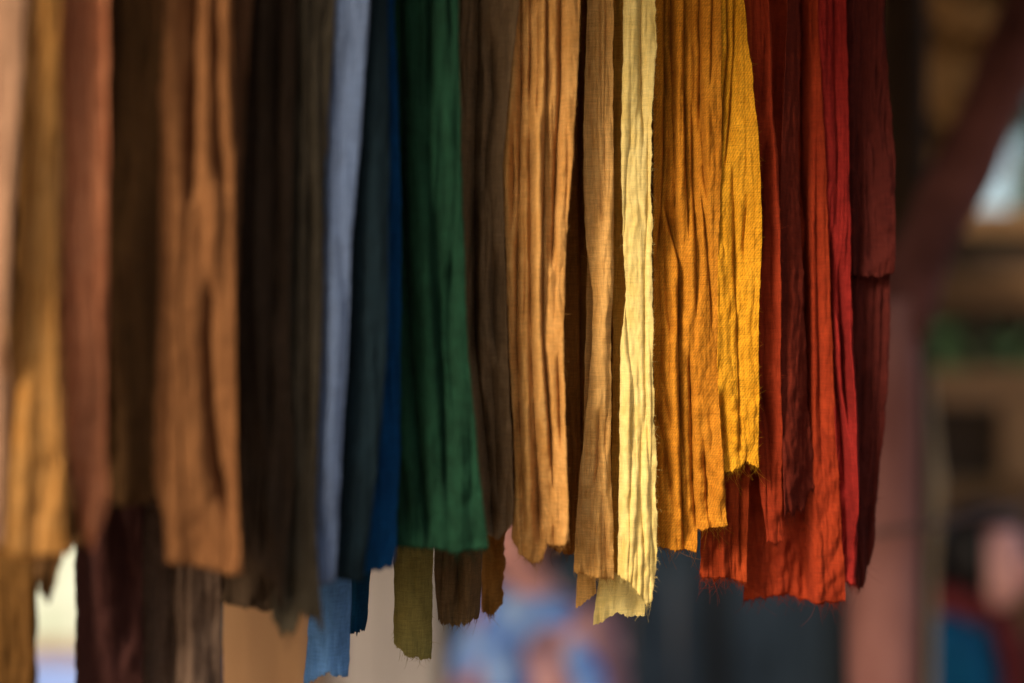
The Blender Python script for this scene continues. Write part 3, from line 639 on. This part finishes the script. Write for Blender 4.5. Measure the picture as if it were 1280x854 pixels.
def skin(name, verts, edges, radii, mat, parent, sub=2):
    me = bpy.data.meshes.new(name); me.from_pydata(verts, edges, []); me.update()
    o = link(name, me, mat, parent)
    md = o.modifiers.new('skin', 'SKIN')
    for i, r in enumerate(radii):
        sv = me.skin_vertices[0].data[i]; sv.radius = (r, r) if not isinstance(r, tuple) else r
        sv.use_root = (i == 0)
    md.use_smooth_shade = True
    s = o.modifiers.new('sub', 'SUBSURF'); s.levels = sub; s.render_levels = sub
    return o

def chain(V, E, Rr, start, pts, rs):
    prev = start
    for p, r in zip(pts, rs):
        V.append(tuple(p)); Rr.append(r); E.append((prev, len(V) - 1)); prev = len(V) - 1
    return prev

def seated_person(root_loc, yaw, label, shirt, lower, head_yaw=0, scarf=None, long_hair=False, shawl=None, lean=0.0):
    """x is the person's left-right, -y the way they face; seat at z = .42"""
    root = empty('person', root_loc, label, 'person'); root.rotation_euler = (0, 0, yaw)
    V, E, Q = [(0, 0, .46)], [], [(.13, .10)]
    ch = chain(V, E, Q, 0, [(0, .01, .62), (0, 0, .76), (0, 0, .86), (0, -.005, .93), (0, -.015, .985), (0, -.03, 1.06), (0, -.03, 1.12), (0, -.02, 1.175)], [(.115, .085), (.12, .09), (.13, .08), (.065, .055), (.045, .045), (.068, .075), (.078, .085), (.055, .06)])
    for i in range(4, 9): f_ = min(1, (V[i][2] - .88) / .12); V[i] = (V[i][0], V[i][1] - lean * f_, V[i][2] - .8 * lean * f_)
    chest = 3
    for sx in (-1, 1):
        sh = chain(V, E, Q, chest, [(sx * .15, 0, .87), (sx * .19, -.02, .74), (sx * .205, -.05, .62), (sx * .16, -.17, .56), (sx * .10, -.27, .53), (sx * .085, -.30, .525)], [.055, .046, .04, .036, .027, (.034, .018)])
        for k, (fx, ln) in enumerate(((-.03, .058), (-.012, .068), (.007, .064), (.024, .05))):
            b = Vector(V[sh]); chain(V, E, Q, sh, [b + Vector((fx * .7, -.04, -.002)), b + Vector((fx, -.04 - ln * .5, -.012)), b + Vector((fx * 1.05, -.04 - ln, -.03))], [.009, .0085, .007])
        b = Vector(V[sh]); chain(V, E, Q, sh, [b + Vector((-sx * .035, -.012, .006)), b + Vector((-sx * .045, -.045, .0))], [.010, .008])
        hp = chain(V, E, Q, 0, [(sx * .09, -.04, .46), (sx * .11, -.25, .47), (sx * .11, -.42, .46), (sx * .11, -.43, .26), (sx * .11, -.42, .08), (sx * .11, -.50, .03)], [.085, .075, .06, .052, .036, (.036, .025)])
    body = skin('body', V, E, Q, m_skin, root)
    # nose, eyes, ears, mouth
    hy = head_yaw; rot = lambda p: (p[0] * math.cos(hy) - (p[1] + .02) * math.sin(hy), p[0] * math.sin(hy) + (p[1] + .02) * math.cos(hy) - .02 - lean, p[2] - .8 * lean)
    def blob(name, c, r, mat, par):
        bm = bmesh.new(); bmesh.ops.create_uvsphere(bm, u_segments=14, v_segments=10, radius=1)
        for v in bm.verts: v.co = Vector(rot((v.co.x * r[0] + c[0], v.co.y * r[1] + c[1], v.co.z * r[2] + c[2])))
        return bm_obj(name, bm, mat, par)
    m_eye = M.setdefault('eye', rough_mat('dark_eye', (30, 22, 20), rough=.3)); m_lip = M.setdefault('lip', rough_mat('lips', (160, 84, 80), rough=.5))
    face = blob('face', (0, -.045, 1.085), (.07, .075, .105), m_skin, root)
    blob('nose', (0, -.122, 1.075), (.014, .02, .024), m_skin, face)
    blob('mouth', (0, -.108, 1.03), (.024, .012, .009), m_lip, face)
    for sx in (-1, 1):
        blob('eye', (sx * .03, -.106, 1.098), (.012, .009, .008), m_eye, face); blob('ear', (sx * .074, -.02, 1.08), (.01, .02, .03), m_skin, face)
    # hair: cap over the crown and back of the head
    bm = bmesh.new(); bmesh.ops.create_uvsphere(bm, u_segments=28, v_segments=20, radius=1)
    for v in list(bm.verts):
        if v.co.y < -.45 and v.co.z < .55: bm.verts.remove(v)
    for v in bm.verts:
        k = 1 + .05 * math.sin(v.co.x * 9 + v.co.z * 7)
        dz = -.16 * max(0, -v.co.z) if not long_hair else -.9 * max(0, -v.co.z)
        v.co = Vector(rot((v.co.x * .092 * k, v.co.y * .104 * k - .01, v.co.z * .105 * k + 1.115 + dz * .15)))
    h = bm_obj('hair', bm, m_hair, root); h.modifiers.new('t', 'SOLIDIFY').thickness = .012
    blob('hair_bun', (0, .10, 1.06), (.045, .045, .05), m_hair, h)
    # clothes
    V, E, Q = [(0, 0, .50)], [], [(.145, .12)]
    chain(V, E, Q, 0, [(0, .01, .62), (0, 0, .76), (0, 0, .86), (0, -.004, .925)], [(.135, .105), (.14, .11), (.145, .095), (.07, .065)])
    for sx in (-1, 1): chain(V, E, Q, 3, [(sx * .15, 0, .87), (sx * .195, -.02, .74), (sx * .21, -.05, .62), (sx * .175, -.14, .575)], [.068, .058, .054, .05])
    skin('shirt', V, E, Q, shirt, root)
    V, E, Q = [(0, 0, .47)], [], [(.155, .13)]
    for sx in (-1, 1): chain(V, E, Q, 0, [(sx * .10, -.05, .465), (sx * .115, -.25, .475), (sx * .115, -.43, .46), (sx * .115, -.445, .26), (sx * .115, -.43, .12)], [.1, .095, .082, .075, .07])
    skin('trousers' if lower is m_dkwood else 'skirt', V, E, Q, lower, root)
    if scarf:
        bm = bmesh.new(); N_, n_ = 28, 10
        rings = []
        for i in range(N_):
            a = i * 2 * math.pi / N_; c = Vector((.078 * math.cos(a), .078 * math.sin(a) - .008, .955 + .02 * math.sin(a)))
            o_ = Vector((math.cos(a), math.sin(a), 0)); rings.append([bm.verts.new(c + o_ * (.03 + .006 * math.sin(5 * a)) * math.cos(t) + Vector((0, 0, .038 * math.sin(t)))) for t in (k * 2 * math.pi / n_ for k in range(n_))])
        for i in range(N_):
            for k in range(n_): bm.faces.new((rings[i][k], rings[(i + 1) % N_][k], rings[(i + 1) % N_][(k + 1) % n_], rings[i][(k + 1) % n_]))
        pole(bm, [(.03, -.09, .94), (.05, -.125, .82), (.06, -.135, .66)], [.03, .034, .03], 12, .05, 3)
        bm_obj('scarf', bm, scarf, root)
    if shawl:
        V, E, Q = [(.0, -.03, .885)], [], [(.06, .06)]
        for sx in (-1, 1): chain(V, E, Q, 0, [(sx * .12, -.025, .88), (sx * .185, -.03, .80), (sx * .205, -.05, .72)], [(.05, .06), .05, .046])
        chain(V, E, Q, 0, [(-.04, -.10, .83), (.05, -.125, .74)], [.055, .05])
        skin('shawl', V, E, Q, shawl, root)
    st = empty('wooden_stool', (root_loc[0], root_loc[1], 0), 'low wooden stool under the ' + ('person in teal' if scarf else 'person with the blue shawl'), 'stool')
    bm = bmesh.new(); pole(bm, [(0, 0, .33), (0, 0, .37)], [.16, .16], 24, 0, 1); bm_obj('seat', bm, m_wood, st, False)
    for k in range(4):
        a = k * math.pi / 2 + .785; bm = bmesh.new(); pole(bm, [(.11 * math.cos(a), .11 * math.sin(a), .33), (.14 * math.cos(a), .14 * math.sin(a), -.06)], [.018, .016], 10, .03, k); bm_obj('leg', bm, m_wood, st)
    return root

h1 = at(1222, 712, 3.3)
p = seated_person((h1.x - .06, 3.3, -.04), R(50), 'dark haired person in a teal top with a maroon scarf, turned to the right', m_teal, m_dkwood, scarf=m_mscarf, lean=.06)
h2 = at(680, 690, 3.0)
p = seated_person((h2.x, 3.0, -.04), R(-48), 'person in pink patterned clothes with a bright blue shawl behind the cloths', m_floral, m_skirt, shawl=m_shawl, lean=.03)
p.scale = (1.0, 1.0, 1.09)
